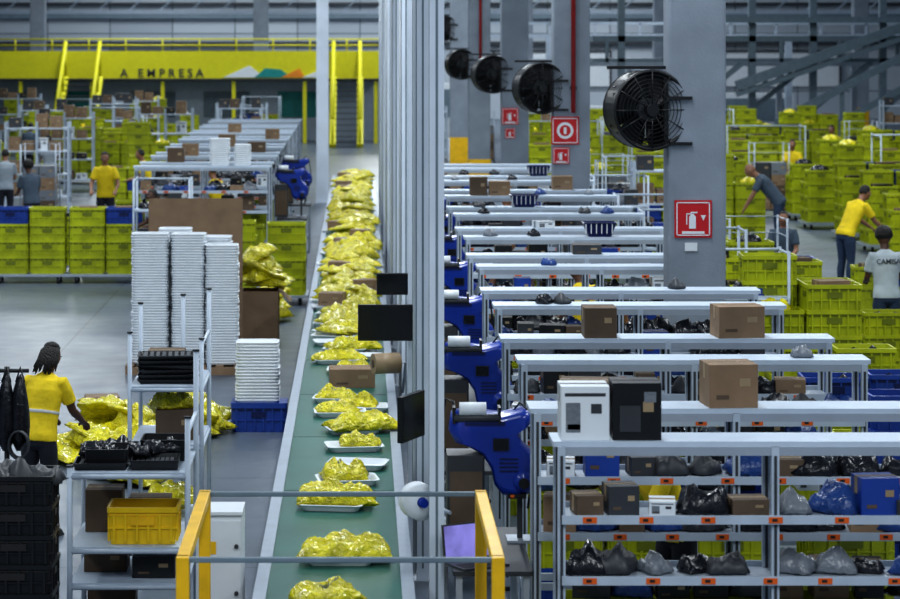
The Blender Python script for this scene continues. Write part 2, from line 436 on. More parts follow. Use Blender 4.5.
for k,Y in enumerate(ys):
    X0=1.16+.02*min(k,5); X1=3.62
    rack(X0,X1,Y,100+k)
    rack(X0-.05,X1-.02,Y+1.25,200+k)
    r=random.Random(k); b=MB(); x=X0+.33
    while x<X1-.3:
        for z in range(3): b.add(CR,TR(x,Y+.82,z*.275),BL if r.random()<.22 else None)
        x+=.63
    b.obj('crate_stack')
    g=MB(); x=X0+.25
    while x<X1-.25:
        goods(g,r,x,Y+.82,.86); x+=.24
    g.obj('shelf_goods')
    if k<8:
        if k not in(2,6): inst(cart(1,1,3,3,400+k,.3).mesh('crate_cart'),'crate_cart',(3.25,Y+2.35,0))
        if k not in(0,4,2): inst(cart(1,1,2,3,420+k,.3).mesh('crate_cart'),'crate_cart',(1.65,Y+2.5,0))
for k in range(7):
    Y=43.5+3.55*k
    rack(-3.9,-1.6,Y,300+k); rack(-3.9,-1.6,Y+1.25,320+k)
    b=MB()
    for i in range(3):
        for z in range(3): b.add(CR,TR(-3.4+i*.7,Y+.82,z*.275))
    b.obj('crate_stack')

TOP=TOPZ+.031
def put(mb,name,x,y,z,rz=0,bv=0): return mb.obj(name,(x,y,z),rz,bv)
put(carton(.28,.26,.31,'white_paint','grey_film'),'carton_box',1.30,14.56,TOP)
b=carton(.28,.26,.33,'black_plastic','dark_grey'); b.box(-.10,.02,-.133,-.131,.05,.2,'dark_grey'); b.box(.04,.11,-.133,-.131,.22,.28,'grey_film')
put(b,'carton_box',1.60,14.56,TOP)
put(carton(.31,.28,.27),'carton_box',2.33,15.81,TOP,.1)
put(carton(.36,.28,.16,'cardboard_dark'),'carton_box',1.45,15.81,TOP,-.1)
put(carton(.36,.28,.24),'carton_box',2.92,19.36,TOP,.12)
put(carton(.25,.28,.23,'cardboard_dark'),'carton_box',1.85,19.36,TOP)
put(carton(.3,.25,.2),'carton_box',2.0,35.9,TOP); put(carton(.25,.25,.26,'cardboard_dark'),'carton_box',1.7,35.9,TOP)
put(carton(.3,.25,.2),'carton_box',3.0,37.15,TOP); put(carton(.3,.25,.10,'dark_grey'),'carton_box',2.4,26.5,TOP)
put(carton(.22,.2,.08,'white_paint','grey_film'),'carton_box',2.2,30.0,TOP,.3)
put(carton(.3,.25,.22),'carton_box',-3.2,47.2,TOP);put(carton(.34,.25,.25),'carton_box',-2.7,50.8,TOP);put(carton(.34,.25,.2,'cardboard_dark'),'carton_box',-2.0,48.5,TOP)
put(carton(.3,.25,.22),'carton_box',-1.9,54.3,TOP);put(carton(.3,.25,.25,'cardboard_dark'),'carton_box',-3.3,44.9,TOP);put(carton(.3,.25,.2),'carton_box',-2.9,57.9,TOP)
for k,(y,xs) in enumerate([(18.11,(3.2,)),(21.66,(1.6,1.75)),(22.9,(2.9,)),(25.2,(1.9,)),(28.76,(1.5,2.0)),(32.3,(1.6,2.9,3.2)),(33.5,(1.6,)),(36,(2.6,3.3)),(39.5,(1.5,2.4,3.3)),(41,(1.7,2.2))]):
    b=MB()
    for j,x in enumerate(xs): b.add(LUMPS[(k+j)%5],TR(x,y,TOP,k+j,0,0,.6),[{'black_film':'grey_film'},None,{'black_film':'dark_grey'},{'black_film':'blue_film'}][(k+j)%4])
    b.obj('shelf_goods')
for (x,y) in [(2.75,28.74),(2.2,33.54),(2.9,40.66)]:
    b=MB(); b.rloft([(.13,.12,0),(.19,.15,.16),(.2,.16,.16),(.185,.145,.165),(.125,.11,.02)],.03,'blue_dark')
    for i in range(6): b.box(-.17+i*.06,-.16+i*.06,-.152,-.13,.04,.15,'white_paint')
    b.obj('wire_basket',(x,y,TOP))

# ---------------------------------------------------------------- conveyor
b=MB()
b.box(-.58,.26,13.2,60,.77,.80,'belt')
for x0,x1 in((-.66,-.58),(.26,.34)):
    b.box(x0,x1,13.2,60,.68,.82,'alu'); b.box(x0+.02,x1-.02,13.2,60,.60,.68,'dark_grey')
y=13.6
while y<60:
    for x in(-.62,.30): b.box(x-.03,x+.03,y-.03,y+.03,0,.68,'alu')
    b.box(-.62,.30,y-.02,y+.02,.3,.35,'alu'); y+=2.2
y=14
while y<60:
    b.box(-.57,.25,y,y+.012,.80,.8015,'dark_grey'); y+=2.5
b.box(-.66,-.5,13.2,60,.42,.5,'dark_grey')
b.cyl((-.6,13.2,.74),(.28,13.2,.74),.05,'alu',16); b.cyl((-.6,60,.74),(.28,60,.74),.05,'alu',16)
b.obj('conveyor_belt')
def tray_mb(w=.50,d=.36,h=.05):
    b=MB(); b.rloft([(w/2*.84,d/2*.8,0),(w/2*.97,d/2*.95,h*.9),(w/2,d/2,h*.9),(w/2,d/2,h),(w/2*.93,d/2*.9,h),(w/2*.8,d/2*.75,.008)],.05,'foam',seg=4); return b
TRAY=tray_mb(); traym=TRAY.mesh('foam_tray')
bagm=[x.mesh('parcel_bag') for x in BAGN]
near=[(-.22,15.35,0,1,.95),(-.13,16.45,1,1,1.05),(-.20,18.3,2,1,.95),(-.10,19.3,3,1,.75),(-.02,20.0,6,0,1),(-.05,20.85,7,1,.6),(-.06,21.75,5,1,1.0),(-.18,22.7,4,1,.7),(.02,23.0,6,1,.75),(-.2,23.55,9,1,.7),(-.1,25.5,0,1,.8),(-.25,26.3,8,1,.9),(.0,26.6,3,0,.9),(-.16,27.2,5,1,.95),(-.28,27.8,2,0,.9)]
BZ=.80
for i,(x,y,k,hb,sc) in enumerate(near):
    rz=R.uniform(-.22,.22)
    if i!=0: inst(traym,'foam_tray',(x,y,BZ+.002),rz,sc=.95)
    if hb: inst(bagm[k],'parcel_bag',(x+R.uniform(-.04,.08),y+.02,BZ+(.035 if i else .002)),rz+R.uniform(-.35,.35),sc=sc)
put(carton(.44,.34,.18),'carton_box',-.08,24.6,BZ+.002,.05)
b=MB(); y=28.4
while y<59.5:
    nl=1 if y<32 else (2 if R.random()<.5 else 1)
    for lay in range(nl):
        for s in range(2 if lay==0 else 1):
            x=(-.33 if s==0 else .0)+R.uniform(-.06,.08) if lay==0 else R.uniform(-.28,.0)
            if lay==0 and R.random()<.35: b.add(TRAY,TR(x,y-.05,BZ+.002,R.uniform(-.3,.3)))
            if R.random()<.07 and lay==0: b.add(carton(.3,.25,.15),TR(x,y,BZ+.06,R.uniform(-.4,.4)))
            else: b.add(R.choice(BAGS),TR(x,y+R.uniform(-.1,.1),BZ+.05+lay*.09+s*.02,R.uniform(-1.2,1.2),R.uniform(-.22,.22),R.uniform(-.2,.2) if lay else 0,R.uniform(.65,1.05)))
    y+=R.choice([.36,.45,.55,.75])
b.obj('parcel_bag_row')
def pile(name,x,y,n,rx,ry,h,seed,z0=0):
    r=random.Random(seed); b=MB()
    for i in range(n):
        a=r.random()*2*pi; q=math.sqrt(r.random()); hh=h*(1-q*q)*r.random()
        b.add(r.choice(BAGS),TR(q*rx*math.cos(a),q*ry*math.sin(a),.02+hh,r.random()*6.3,r.uniform(-.7,.7)*(.2 if hh<.1 else 1),r.uniform(-.5,.5)*(.2 if hh<.1 else 1)))
    return b.obj(name,(x,y,z0))
pile('parcel_bag_pile',-2.55,25.4,38,.45,1.2,.45,1)
pile('parcel_bag_pile',-1.82,26.9,22,.22,.6,.5,2)
pile('parcel_bag_pile',-2.15,24.0,12,.35,.4,.3,9)

# ---------------------------------------------------------------- posts + pillars
for k in range(13):
    Y=16+3.55*k
    b=MB(); X=.49; w=.047
    b.box(X-w,X+w,Y-w,Y+w,.012,8.5,'post_steel')
    b.box(X-.008,X+.008,Y-w-.002,Y-w,.1,8.5,'steel_teal')
    b.box(X-w-.002,X-w,Y-.008,Y+.008,.1,8.5,'steel_teal')
    b.box(X-.1,X+.1,Y-.1,Y+.1,0,.012,'alu')
    if k%2==1: b.cyl((X-w-.016,Y,.05),(X-w-.016,Y,8.5),.014,'white_paint',8)
    for sx in(-1,1):
        for sy in(-1,1): b.cyl((X+sx*.08,Y+sy*.08,.01),(X+sx*.08,Y+sy*.08,.03),.01,'dark_grey',6)
    b.obj('steel_post')
b=MB(); b.box(-1.08,-.78,61.9,62.2,.02,9,'post_steel'); b.box(-1.13,-.73,61.85,62.25,0,.02,'alu'); b.obj('steel_column')
def fan(r=.375):
    b=MB(); m='black_plastic'
    b.lathe([(r*.97,.15),(r,.15),(r*1.0,-.13),(r*1.05,-.16),(r*1.0,-.17),(r*.93,-.14),(r*.95,.15)],m,36)
    for q in(.2,.3,.4,.5,.6,.7,.8,.9,1.0):
        b.tube([(q*r*math.cos(a*pi/16),-.17,q*r*math.sin(a*pi/16)) for a in range(32)],.004,m,5,closed=True)
    for q in(.3,.5,.7,.9,1.0):
        b.tube([(q*r*math.cos(a*pi/16),.16,q*r*math.sin(a*pi/16)) for a in range(32)],.005,m,5,closed=True)
    for i in range(12):
        a=2*pi*i/12
        for y in(-.175,.165): b.cyl((.05*math.cos(a),y,.05*math.sin(a)),(r*math.cos(a),y,r*math.sin(a)),.005,m,5)
    b.cyl((0,-.19,0),(0,-.1,0),.06,'black_plastic',20); b.cyl((0,-.1,0),(0,.22,0),.11,'dark_grey',20)
    for i in range(6):
        a=2*pi*i/6
        ring=[]
        for (q,wd,tw) in((.22,.08,.6),(.6,.15,.35),(.93,.17,.25)):
            c=Vector((math.cos(a)*q*r,0,math.sin(a)*q*r)); t=Vector((-math.sin(a),0,math.cos(a))); ax=Vector((0,1,0))
            d=(t*math.cos(tw)+ax*math.sin(tw))*wd; nn=(t*-math.sin(tw)+ax*math.cos(tw))*.006
            ring.append([c-d+nn,c+d+nn,c+d-nn,c-d-nn])
        b.rings(ring,'black_plastic',True,False)
    return b
FAN=fan()
def sign(b,x,y,z,s,kind=0):
    b.box(x-s/2,x+s/2,y-.012,y,z-s/2,z+s/2,'red_sign')
    h=s/2*.9;t=s*.03
    for (a,c,d,e) in((-h,h,h-t,h),(-h,h,-h,-h+t),(-h,-h+t,-h,h),(h-t,h,-h,h)): b.box(x+a,x+c,y-.015,y-.012,z+d,z+e,'white_paint')
    if kind==0:
        cx=x-s*.02
        b.prism([(cx-s*.09,z-s*.26),(cx+s*.09,z-s*.26),(cx+s*.09,z+s*.06),(cx+s*.03,z+s*.13),(cx-s*.03,z+s*.13),(cx-s*.09,z+s*.06)],y-.015,y-.012,'white_paint')
        b.box(cx-s*.05,cx+s*.13,y-.015,y-.012,z+s*.15,z+s*.19,'white_paint'); b.box(cx-s*.17,cx-s*.14,y-.015,y-.012,z-s*.15,z+s*.14,'white_paint')
        b.box(cx-s*.17,cx-s*.03,y-.015,y-.012,z+s*.12,z+s*.15,'white_paint')
        b.prism([(x+s*.2,z+s*.1),(x+s*.34,z+s*.1),(x+s*.27,z-s*.05)],y-.015,y-.012,'white_paint')
        b.box(x-s*.3,x+s*.3,y-.015,y-.012,z-s*.4,z-s*.33,'white_paint')
    else:
        n=20; b.prism([(x+s*.3*math.cos(2*pi*i/n),z+s*.3*math.sin(2*pi*i/n)) for i in range(n)],y-.015,y-.012,'white_paint')
        b.prism([(x+s*.2*math.cos(2*pi*i/n),z+s*.2*math.sin(2*pi*i/n)) for i in range(n)],y-.018,y-.015,'red_sign')
        b.box(x-s*.05,x+s*.05,y-.02,y-.018,z-s*.12,z+s*.12,'white_paint')
for k,(X,Y,fz) in enumerate([(3.25,24.3,3.53),(3.2,38,3.42),(3.15,51,3.40),(3.05,64,3.42),(3.05,77,4.35)]):
    b=MB(); b.rloft([(.28,.2,0),(.28,.2,11)],.03,'concrete',X,Y+.0,seg=2)
    b.rloft([(.295,.215,0),(.295,.215,1.0)],.03,'yellow_paint',X,Y,seg=2)
    b.obj('concrete_pillar')
    f=MB(); f.add(FAN,TR(X-.49,Y-.12,fz,.28))
    for s in(-.3,.3): f.box(X-.5,X-.25,Y+.1,Y+.13,fz+s-.02,fz+s+.02,'black_plastic')
    f.box(X-.32,X-.285,Y-.2,Y+.18,fz-.3,fz+.36,'black_plastic')
    f.box(X-.85,X-.26,Y-.02,Y+.02,fz+.39,fz+.42,'black_plastic'); f.box(X-.3,X-.05,Y-.235,Y-.205,fz-.34,fz-.31,'black_plastic')
    f.box(X-.3,X-.05,Y-.235,Y-.205,fz+.1,fz+.13,'black_plastic')
    f.obj('wall_fan')
    if k<3:
        g=MB()
        if k==0: sign(g,X-.04,Y-.205,2.48,.36,0); g.box(X-.12,X+.0,Y-.215,Y-.205,2.17,2.25,'white_paint')
        if k==1: sign(g,X-.10,Y-.205,2.78,.42,1); sign(g,X-.16,Y-.205,2.4,.25,0)
        if k==2: sign(g,X-.1,Y-.205,2.55,.34,0); sign(g,X-.1,Y-.205,2.2,.2,0)
        g.obj('fire_equipment_sign')
    if k in(1,3):
        g=MB(); g.cyl((X+.02,Y-.26,3.05),(X+.02,Y-.26,10),.035,'red_pipe')
        for z in(3.4,5.2): g.box(X-.03,X+.07,Y-.26,Y-.205,z,z+.05,'dark_grey')
        g.obj('sprinkler_pipe')

# ---------------------------------------------------------------- blue packing machines
def machine():
    b=MB(); s=1/153
    pts=[(446,404),(460,400),(480,402),(505,405),(528,399),(537,403),(538,414),(524,424),(528,438),(541,450),(548,464),(548,482),(539,496),(520,502),(505,498),(496,487),(492,468),(480,450),(463,441),(450,437),(443,424)]
    P=[((x-446)*s,(500-y)*s) for x,y in pts]
    n=len(P); cx=sum(p[0] for p in P)/n; cz=sum(p[1] for p in P)/n
    rs=[]
    for (y,k) in((-.15,.80),(-.135,.9),(-.10,.98),(0,1),(.10,.98),(.135,.9),(.15,.80)):
        rs.append([(cx+(x-cx)*k,y,cz+(z-cz)*k) for x,z in P])
    b.rings(rs,'blue_plastic',True,True)
    # panel seam, control screen, vents, roller, cables
    b.box(.10,.40,-.157,-.148,.545,.575,'blue_dark')
    b.box(.31,.43,-.165,-.148,.36,.45,'black_plastic'); b.box(.32,.42,-.167,-.165,.37,.44,'screen_off')
    for i in range(4): b.box(.36+i*.0,.50,-.157,-.149,.20+i*.03,.212+i*.03,'blue_dark')
    b.ell((.54,-.11,.13),(.095,.08,.095),'blue_plastic',20,14); b.cyl((.54,-.18,.12),(.54,-.2,.12),.04,'black_plastic',20)
    b.box(.42,.56,-.15,-.10,.0,.035,'black_plastic'); b.box(.44,.47,-.155,-.15,.01,.028,'orange_label')
    b.cyl((.02,-.14,.60),(.36,-.14,.60),.03,'dark_grey',12); b.cyl((.06,-.142,.67),(.26,-.142,.67),.05,'foam',16)
    for x in(.02,.36): b.box(x-.01,x+.01,-.16,.0,.56,.68,'black_plastic')
    b.tube([(.05,.0,.56),(.02,.02,.70),(-.04,.04,.72),(-.08,.04,.5),(-.05,.05,.1)],.012,'black_plastic',8)
    b.tube([(.46,.0,.62),(.52,-.02,.70),(.60,-.02,.62),(.64,-.02,.3),(.58,0,-.1)],.009,'black_plastic',8)
    b.rloft([(.14,.16,-.34),(.14,.16,.32)],.02,'dark_grey',.11,.02); b.box(-.01,.23,-.145,-.14,-.3,.2,'cardboard_dark')
    b.box(.42,.62,-.12,.12,-.34,-.32,'alu'); b.box(.5,.54,-.02,.02,-.34,.03,'dark_grey')
    return b
mm=machine().mesh('bagging_machine')
def table(x0,x1,y0,y1,z):
    b=MB(); b.rloft([((x1-x0)/2,(y1-y0)/2,z-.03),((x1-x0)/2,(y1-y0)/2,z)],.02,'dark_grey',(x0+x1)/2,(y0+y1)/2)
    for x in(x0+.04,x1-.04):
        for y in(y0+.04,y1-.04): b.box(x-.02,x+.02,y-.02,y+.02,0,z-.03,'alu')
    for y in(y0+.04,y1-.04): b.box(x0+.04,x1-.04,y-.015,y+.015,.25,.29,'alu')
    b.box(x0+.04,x1-.04,y0+.04,y1-.04,.29,.31,'white_shelf')
    return b
for k in range(9):
    Y=16.55+3.55*k
    x=.60+.05*min(k,6)
    table(.58,1.08,Y-.95,Y+.45,.92).obj('packing_table')
    inst(mm,'bagging_machine',(x,Y,1.222),sc=.88)
for k in range(2):
    Y=45.3+3.55*k
    table(-1.5,-.95,Y-.5,Y+.3,.92).obj('packing_table')
    inst(mm,'bagging_machine',(-1.52,Y,1.222),sc=.88)
def monitor(w,h,arm):
    b=MB(); b.box(-w/2,w/2,-.02,.02,-h/2,h/2,'black_plastic'); b.box(-w/2+.012,w/2-.012,-.022,-.02,-h/2+.02,h/2-.012,'screen_off')
    b.box(-.09,.09,.02,.04,-.07,.07,'dark_grey')
    b.tube([(0,.04,0),(0,.07,0),arm],.012,'dark_grey',8); return b
monitor(.54,.33,(.19,.3,-.05)).obj('computer_monitor',(.25,22.9,1.62),0,.006)
monitor(.34,.22,(.10,.9,-.1)).obj('computer_monitor',(.34,25.6,1.70),0,.006)
monitor(.40,.32,(.1,.1,.05)).obj('computer_monitor',(.36,17.6,1.58),1.15,.006)
b=MB(); b.lathe([(.035,-.06),(.12,-.06),(.12,.06),(.035,.06),(.035,-.06)],'foam',32); b.cyl((0,-.1,0),(0,.12,0),.03,'blue_plastic'); b.tube([(0,.12,0),(.06,.14,-.02),(.1,-.3,-.03)],.012,'alu',8)
b.obj('film_roll',(.385,16.35,1.22),.35)
b=MB(); b.cyl((-.13,0,0),(.13,0,0),.10,'kraft_tape',24); b.cyl((-.135,0,0),(.135,0,0),.04,'cardboard_dark',16); b.tube([(.13,0,0),(.2,0,0),(.2,.1,-.3)],.014,'alu',8)
b.obj('kraft_paper_roll',(.25,24.0,1.10),.3)
b=MB(); b.rloft([(.17,.12,0),(.17,.12,.016)],.012,'dark_grey')
for i in range(10):
    for j in range(4): b.box(-.15+i*.03,-.125+i*.03,-.10+j*.03,-.075+j*.03,.016,.019,'rubber')
M_=Matrix.Translation((0,.12,.016))@Matrix.Rotation(-.15,4,'X')
t=MB(); t.box(-.17,.17,-.004,.006,0,.23,'dark_grey'); t.box(-.158,.158,-.006,-.004,.012,.22,'screen'); b.add(t,M_)
b.obj('laptop',(.74,15.78,.92),.5)

# ---------------------------------------------------------------- yellow gate
b=MB(); z=1.48
for x in(-.95,.74):
    b.box(x-.035,x+.035,13.4,15.3,z-.06,z,'yellow_paint')
    for y in(13.4,15.3):
        b.box(x-.035,x+.035,y-.035,y+.035,.012,z+.0,'yellow_paint'); b.box(x-.09,x+.09,y-.09,y+.09,0,.012,'yellow_paint')
    b.box(x-.03,x+.03,13.4,15.3,.5,.56,'yellow_paint')
for y in(13.4,15.3): b.box(-.95,.74,y-.012,y+.012,z-.035,z-.005,'steel_teal')
b.obj('safety_gate_frame',bevel=.006)

b=MB(); b.rloft([(.15,.16,.1),(.15,.16,1.2)],.012,'white_paint'); b.box(-.135,.135,-.172,-.16,.14,1.16,'white_paint')
b.box(-.15,.15,-.18,.17,1.2,1.22,'white_paint'); b.cyl((.11,-.172,.7),(.11,-.19,.7),.014,'dark_grey'); b.cyl((.11,-.172,1.0),(.11,-.19,1.0),.014,'dark_grey')
for i in range(5): b.box(-.1,.02,-.175,-.17,.3+i*.03,.31+i*.03,'dark_grey')
b.box(-.1,-.02,-.175,-.17,.95,1.03,'yellow_paint'); b.box(-.13,.13,-.13,.13,0,.1,'dark_grey')
b.obj('electrical_cabinet',(-.90,16.15,0))

# ---------------------------------------------------------------- left workbench and trolley
b=MB(); x0,x1,y0,y1=-2.02,-1.2,17.4,18.3
for x in(x0,x1):
    for y in(y0,y1):
        h=1.26 if x==x0 else (1.6 if y==y0 else 1.95)
        b.cyl((x,y,0),(x,y,h),.02,'white_steel',10); b.cyl((x,y,h),(x,y,h+.012),.026,'black_plastic',10)
for z in(1.22,.70,.45):
    b.box(x0,x1,y0,y1,z-.02,z,'white_steel')
    for y in(y0,y1): b.cyl((x0,y,z-.03),(x1,y,z-.03),.018,'white_steel',8)
for z in(1.5,): b.cyl((x1,y0,z),(x1,y1,z),.018,'white_steel',8)
b.obj('packing_workbench')
b=MB()
for (x,y,w,h) in [(-1.82,17.62,.38,.05),(-1.44,17.62,.34,.07),(-1.8,18.02,.4,.09),(-1.4,18.0,.34,.15),(-1.78,17.66,.3,.14)]:
    t=MB(); t.rloft([(w/2*.95,.14,0),(w/2,.16,h),(w/2*.94,.145,h),(w/2*.9,.13,.01)],.02,'black_plastic')
    for i in range(8): t.box(-w*.4+i*w*.1,-w*.4+i*w*.1+w*.07,-.11,.11,.01,h*.7,'dark_grey')
    b.add(t,TR(x,y,1.222,R.uniform(-.05,.05)))
for i in range(6): b.add(LUMPS[i%5],TR(-1.9+i*.11,17.7+.1*(i%3),1.29,i,0,0,.7))
b.obj('black_parts_trays')
b=MB(); b.add(crate_mb(.5,.36,.26),None,YE); b.obj('yellow_crate',(-1.52,17.65,.702))
put(carton(.3,.3,.22,'cardboard_dark'),'carton_box',-1.52,18.1,.702); put(carton(.26,.25,.3,'cardboard_dark'),'carton_box',-1.84,18.05,.702); put(carton(.34,.25,.3,'cardboard_dark'),'carton_box',-1.79,18.1,.0)
put(carton(.3,.3,.15,'black_plastic','dark_grey'),'carton_box',-1.45,17.7,.452); put(carton(.3,.3,.17,'cardboard_dark'),'carton_box',-1.81,17.9,.452)
b=MB(); x0,x1,y0,y1=-1.86,-1.28,20.2,21.2
for x,y,h in((x0,y0,1.85),(x1,y0,1.8),(x0,y1,1.98),(x1,y1,2.1),(-1.5,y1,2.05)):
    b.cyl((x,y,.1),(x,y,h),.018,'white_steel',10); b.cyl((x,y,h),(x,y,h+.012),.024,'black_plastic',10)
    b.cyl((x-.015,y,.05),(x+.015,y,.05),.05,'rubber',12)
for z in(.3,.95,1.42):
    b.box(x0,x1,y0,y1,z-.015,z,'white_steel')
    for y in(y0,y1): b.cyl((x0,y,z-.03),(x1,y,z-.03),.016,'white_steel',8)
    for x in(x0,x1): b.cyl((x,y0,z-.03),(x,y1,z-.03),.016,'white_steel',8)
b.cyl((x1,y0,1.75),(x1,y1,1.75),.014,'white_steel',8)
b.obj('pipe_frame_trolley')
b=MB()
for k in range(6):
    t=MB(); t.rloft([(.22,.16,0),(.25,.18,.035),(.24,.17,.035),(.22,.15,.01)],.02,'black_plastic')
    for i in range(8): t.box(-.2+i*.05,-.17+i*.05,-.14,.14,.01,.034,'dark_grey')
    b.add(t,TR(-1.57,20.5,1.422+k*.038,.03*(k%3)))
b.obj('black_tray_stack')
put(carton(.3,.3,.2,'cardboard_dark'),'carton_box',-1.62,20.95,1.421); put(carton(.34,.36,.24,'cardboard_dark'),'carton_box',-1.50,20.6,.952)
inst(bagm[3],'parcel_bag',(-1.55,20.6,1.193),.4,sc=.7)
pile('parcel_bag_pile',-1.57,20.65,4,.06,.2,.12,31,.302)
b=MB()
KC=crate_mb(.50,.42,.2)
for k in range(8):
    b.add(KC,TR(0,0,k*.185,R.uniform(-.02,.02)),BK); b.add(KC,TR(-.54,.02,k*.185,R.uniform(-.02,.02)),BK)
for i in range(4): b.add(LUMPS[i],TR(-.2+i*.12,0,1.42,i),{'black_film':'dark_grey'})
b.obj('black_crate_stack',(-2.18,15.9,.0))
b=MB()
b.cyl((0,0,0),(0,0,.02),.22,'black_plastic',20); b.cyl((0,0,.02),(0,0,1.85),.02,'black_plastic',10)
b.cyl((-.16,0,1.82),(.16,0,1.82),.015,'black_plastic',8)
for i,x in enumerate((-.1,0,.1)):
    b.ell((x,-.03,1.52),(.07,.08,.28),'black_film',12,10,lambda q:Vector((q.x*(1-.3*q.z),q.y,q.z+.05*math.sin(q.x*5))))
    b.tube([(x-.03,-.03,1.74),(x,-.02,1.85),(x+.03,-.03,1.74)],.01,'black_plastic',6)
for k in range(6): b.tube([(.1+.07*math.cos(a*pi/8)*1.0,-.06-.015*k,1.3+.1*math.sin(a*pi/8)) for a in range(16)],.008,'dark_grey',6,closed=True)
b.obj('bag_stand',(-2.57,18.2,0))

# ---------------------------------------------------------------- foam stacks etc.
def foam_stack(w,d,h,seed):
    r=random.Random(seed); lv=[(w/2*.9,d/2*.9,0)]; z=0
    while z<h:
        j=(r.random()-.5)*.016
        lv+=[(w/2*.92+j,d/2*.92,z),(w/2+j,d/2,z+.022),(w/2+j,d/2,z+.028)]; z+=.034
    lv+=[(w/2*.9,d/2*.9,z),(w/2*.8,d/2*.78,z-.02)]
    b=MB(); b.rloft(lv,.05,'foam',seg=3); return b
def pallet(w,d):
    b=MB()
    for i in range(3): b.box(-w/2,w/2,-d/2+i*(d-.1)/2,-d/2+.1+i*(d-.1)/2,0,.09,'cardboard')
    for i in range(7):
        x=-w/2+i*(w-.1)/6; b.box(x,x+.1,-d/2,d/2,.09,.115,'cardboard')
    return b
pallet(1.45,.9).obj('wooden_pallet',(-2.2,31.6,0))
for (x,y,w,h,s,rz) in [(-2.64,31.5,.47,1.62,1,.03),(-2.15,31.45,.42,1.60,2,-.05),(-1.73,31.4,.42,1.48,3,.04),(-2.35,31.85,.44,1.64,4,.02),(-1.85,31.85,.44,1.56,6,-.03)]:
    foam_stack(w,.34,h,s).obj('foam_tray_stack',(x,y,.116),rz)
b=MB(); b.add(CR,TR(0,0,0,0),BL); b.obj('blue_crate',(-1.08,26.9,0))
b=MB(); b.box(-.3,.3,-.2,.2,0,.012,'blue_crate'); b.obj('crate_lid',(-1.08,26.9,.301))
foam_stack(.47,.34,.62,5).obj('foam_tray_stack',(-1.10,26.9,.314))
foam_stack(.36,.3,.45,8).obj('foam_tray_stack',(-2.45,43.7,TOP)); foam_stack(.3,.3,.35,9).obj('foam_tray_stack',(-2.05,43.7,TOP))
b=MB()
for i in range(3): b.box(-.62,.62,i*.03,i*.03+.022,.02*i,2.08-.03*i,'cardboard_dark' if i else 'cardboard')
b.box(-.62,.62,-.004,0,.95,.965,'cardboard_dark')
o=b.obj('cardboard_sheets',(-2.17,32.9,0)); o.rotation_euler=(-.05,0,0)
b=MB(); w,d,h=.5,.5,.75
b.rloft([(w/2,d/2,0),(w/2,d/2,h),(w/2-.01,d/2-.01,h),(w/2-.01,d/2-.01,.02)],.004,'cardboard',seg=1)
for sx in(-1,1): b.add((lambda t:(t.box(0,.22,-d/2,d/2,-.003,.003,'cardboard'),t)[1])(MB()),TR(sx*w/2,0,h,0 if sx>0 else pi,0,.7))
b.obj('open_cardboard_box',(-1.36,34.2,0))
pile('parcel_bag_pile',-1.36,34.2,14,.14,.14,.4,12,.8)
put(carton(.38,.3,.12),'carton_box',-2.95,28.6,0,.2)
pile('parcel_bag_pile',-1.4,37.2,14,.3,.6,.7,13)
cartm=cart(1,2,3,4,77,.0).mesh('crate_cart'); inst(cartm,'crate_cart',(-1.15,39.4,0)); inst(cartm,'crate_cart',(-1.95,39.8,0))

for (x,y,n) in [(4.35,21.4,3),(5.0,21.5,3),(4.35,23.0,4),(5.0,23.2,4),(4.4,25.2,4),(5.05,25.1,4),(4.6,18.0,2),(5.65,22.2,3),(5.7,24,3),(7.1,30.6,4),(6.45,30.7,3)]:
    b=MB()
    for k in range(n): b.add(CR,TR(0,0,k*.275,R.uniform(-.05,.05)),BL if k==n-1 and n==4 and y<24 else None)
    for k in range(2): b.add(R.choice(LUMPS),TR(-.12+.24*k,0,n*.275-.13,k))
    b.obj('crate_stack',(x,y,0))
for (x,y,n) in [(4.35,20.0,5),(4.9,18.9,3)]:
    b=MB()
    for k in range(n): b.add(CR,TR(0,0,k*.275,0),BL)
    b.obj('blue_crate_stack',(x,y,0))
def trolley(w=.9,d=.6,h=1.9,shelves=(.3,.9,1.4),seed=1):
    r=random.Random(seed); b=MB()
    for x in(-w/2,w/2):
        for y in(-d/2,d/2): b.cyl((x,y,.1),(x,y,h),.018,'white_steel',8); b.cyl((x-.015,y,.05),(x+.015,y,.05),.05,'rubber',10)
        b.cyl((x,-d/2,h-.03),(x,d/2,h-.03),.016,'white_steel',8)
    for z in shelves:
        b.box(-w/2,w/2,-d/2,d/2,z-.012,z,'white_steel')
        for y in(-d/2,d/2): b.cyl((-w/2,y,z-.025),(w/2,y,z-.025),.016,'white_steel',8)
        x=-w/2+.16
        while x<w/2-.1: goods(b,r,x,0,z,.3); x+=.24
    b.cyl((-w/2,d/2,h-.03),(w/2,d/2,h-.03),.016,'white_steel',8)
    return b
tms=[trolley(seed=i).mesh('pipe_frame_trolley') for i in range(3)]
for i,(x,y) in enumerate([(4.2,27.4),(4.2,30.4),(4.22,33.5),(4.2,36.6),(-9.0,40.4),(-3.2,40.6),(-9.4,45.2),(9.2,32.5),(4.3,41.5)]): inst(tms[i%3],'pipe_frame_trolley',(x,y,0))

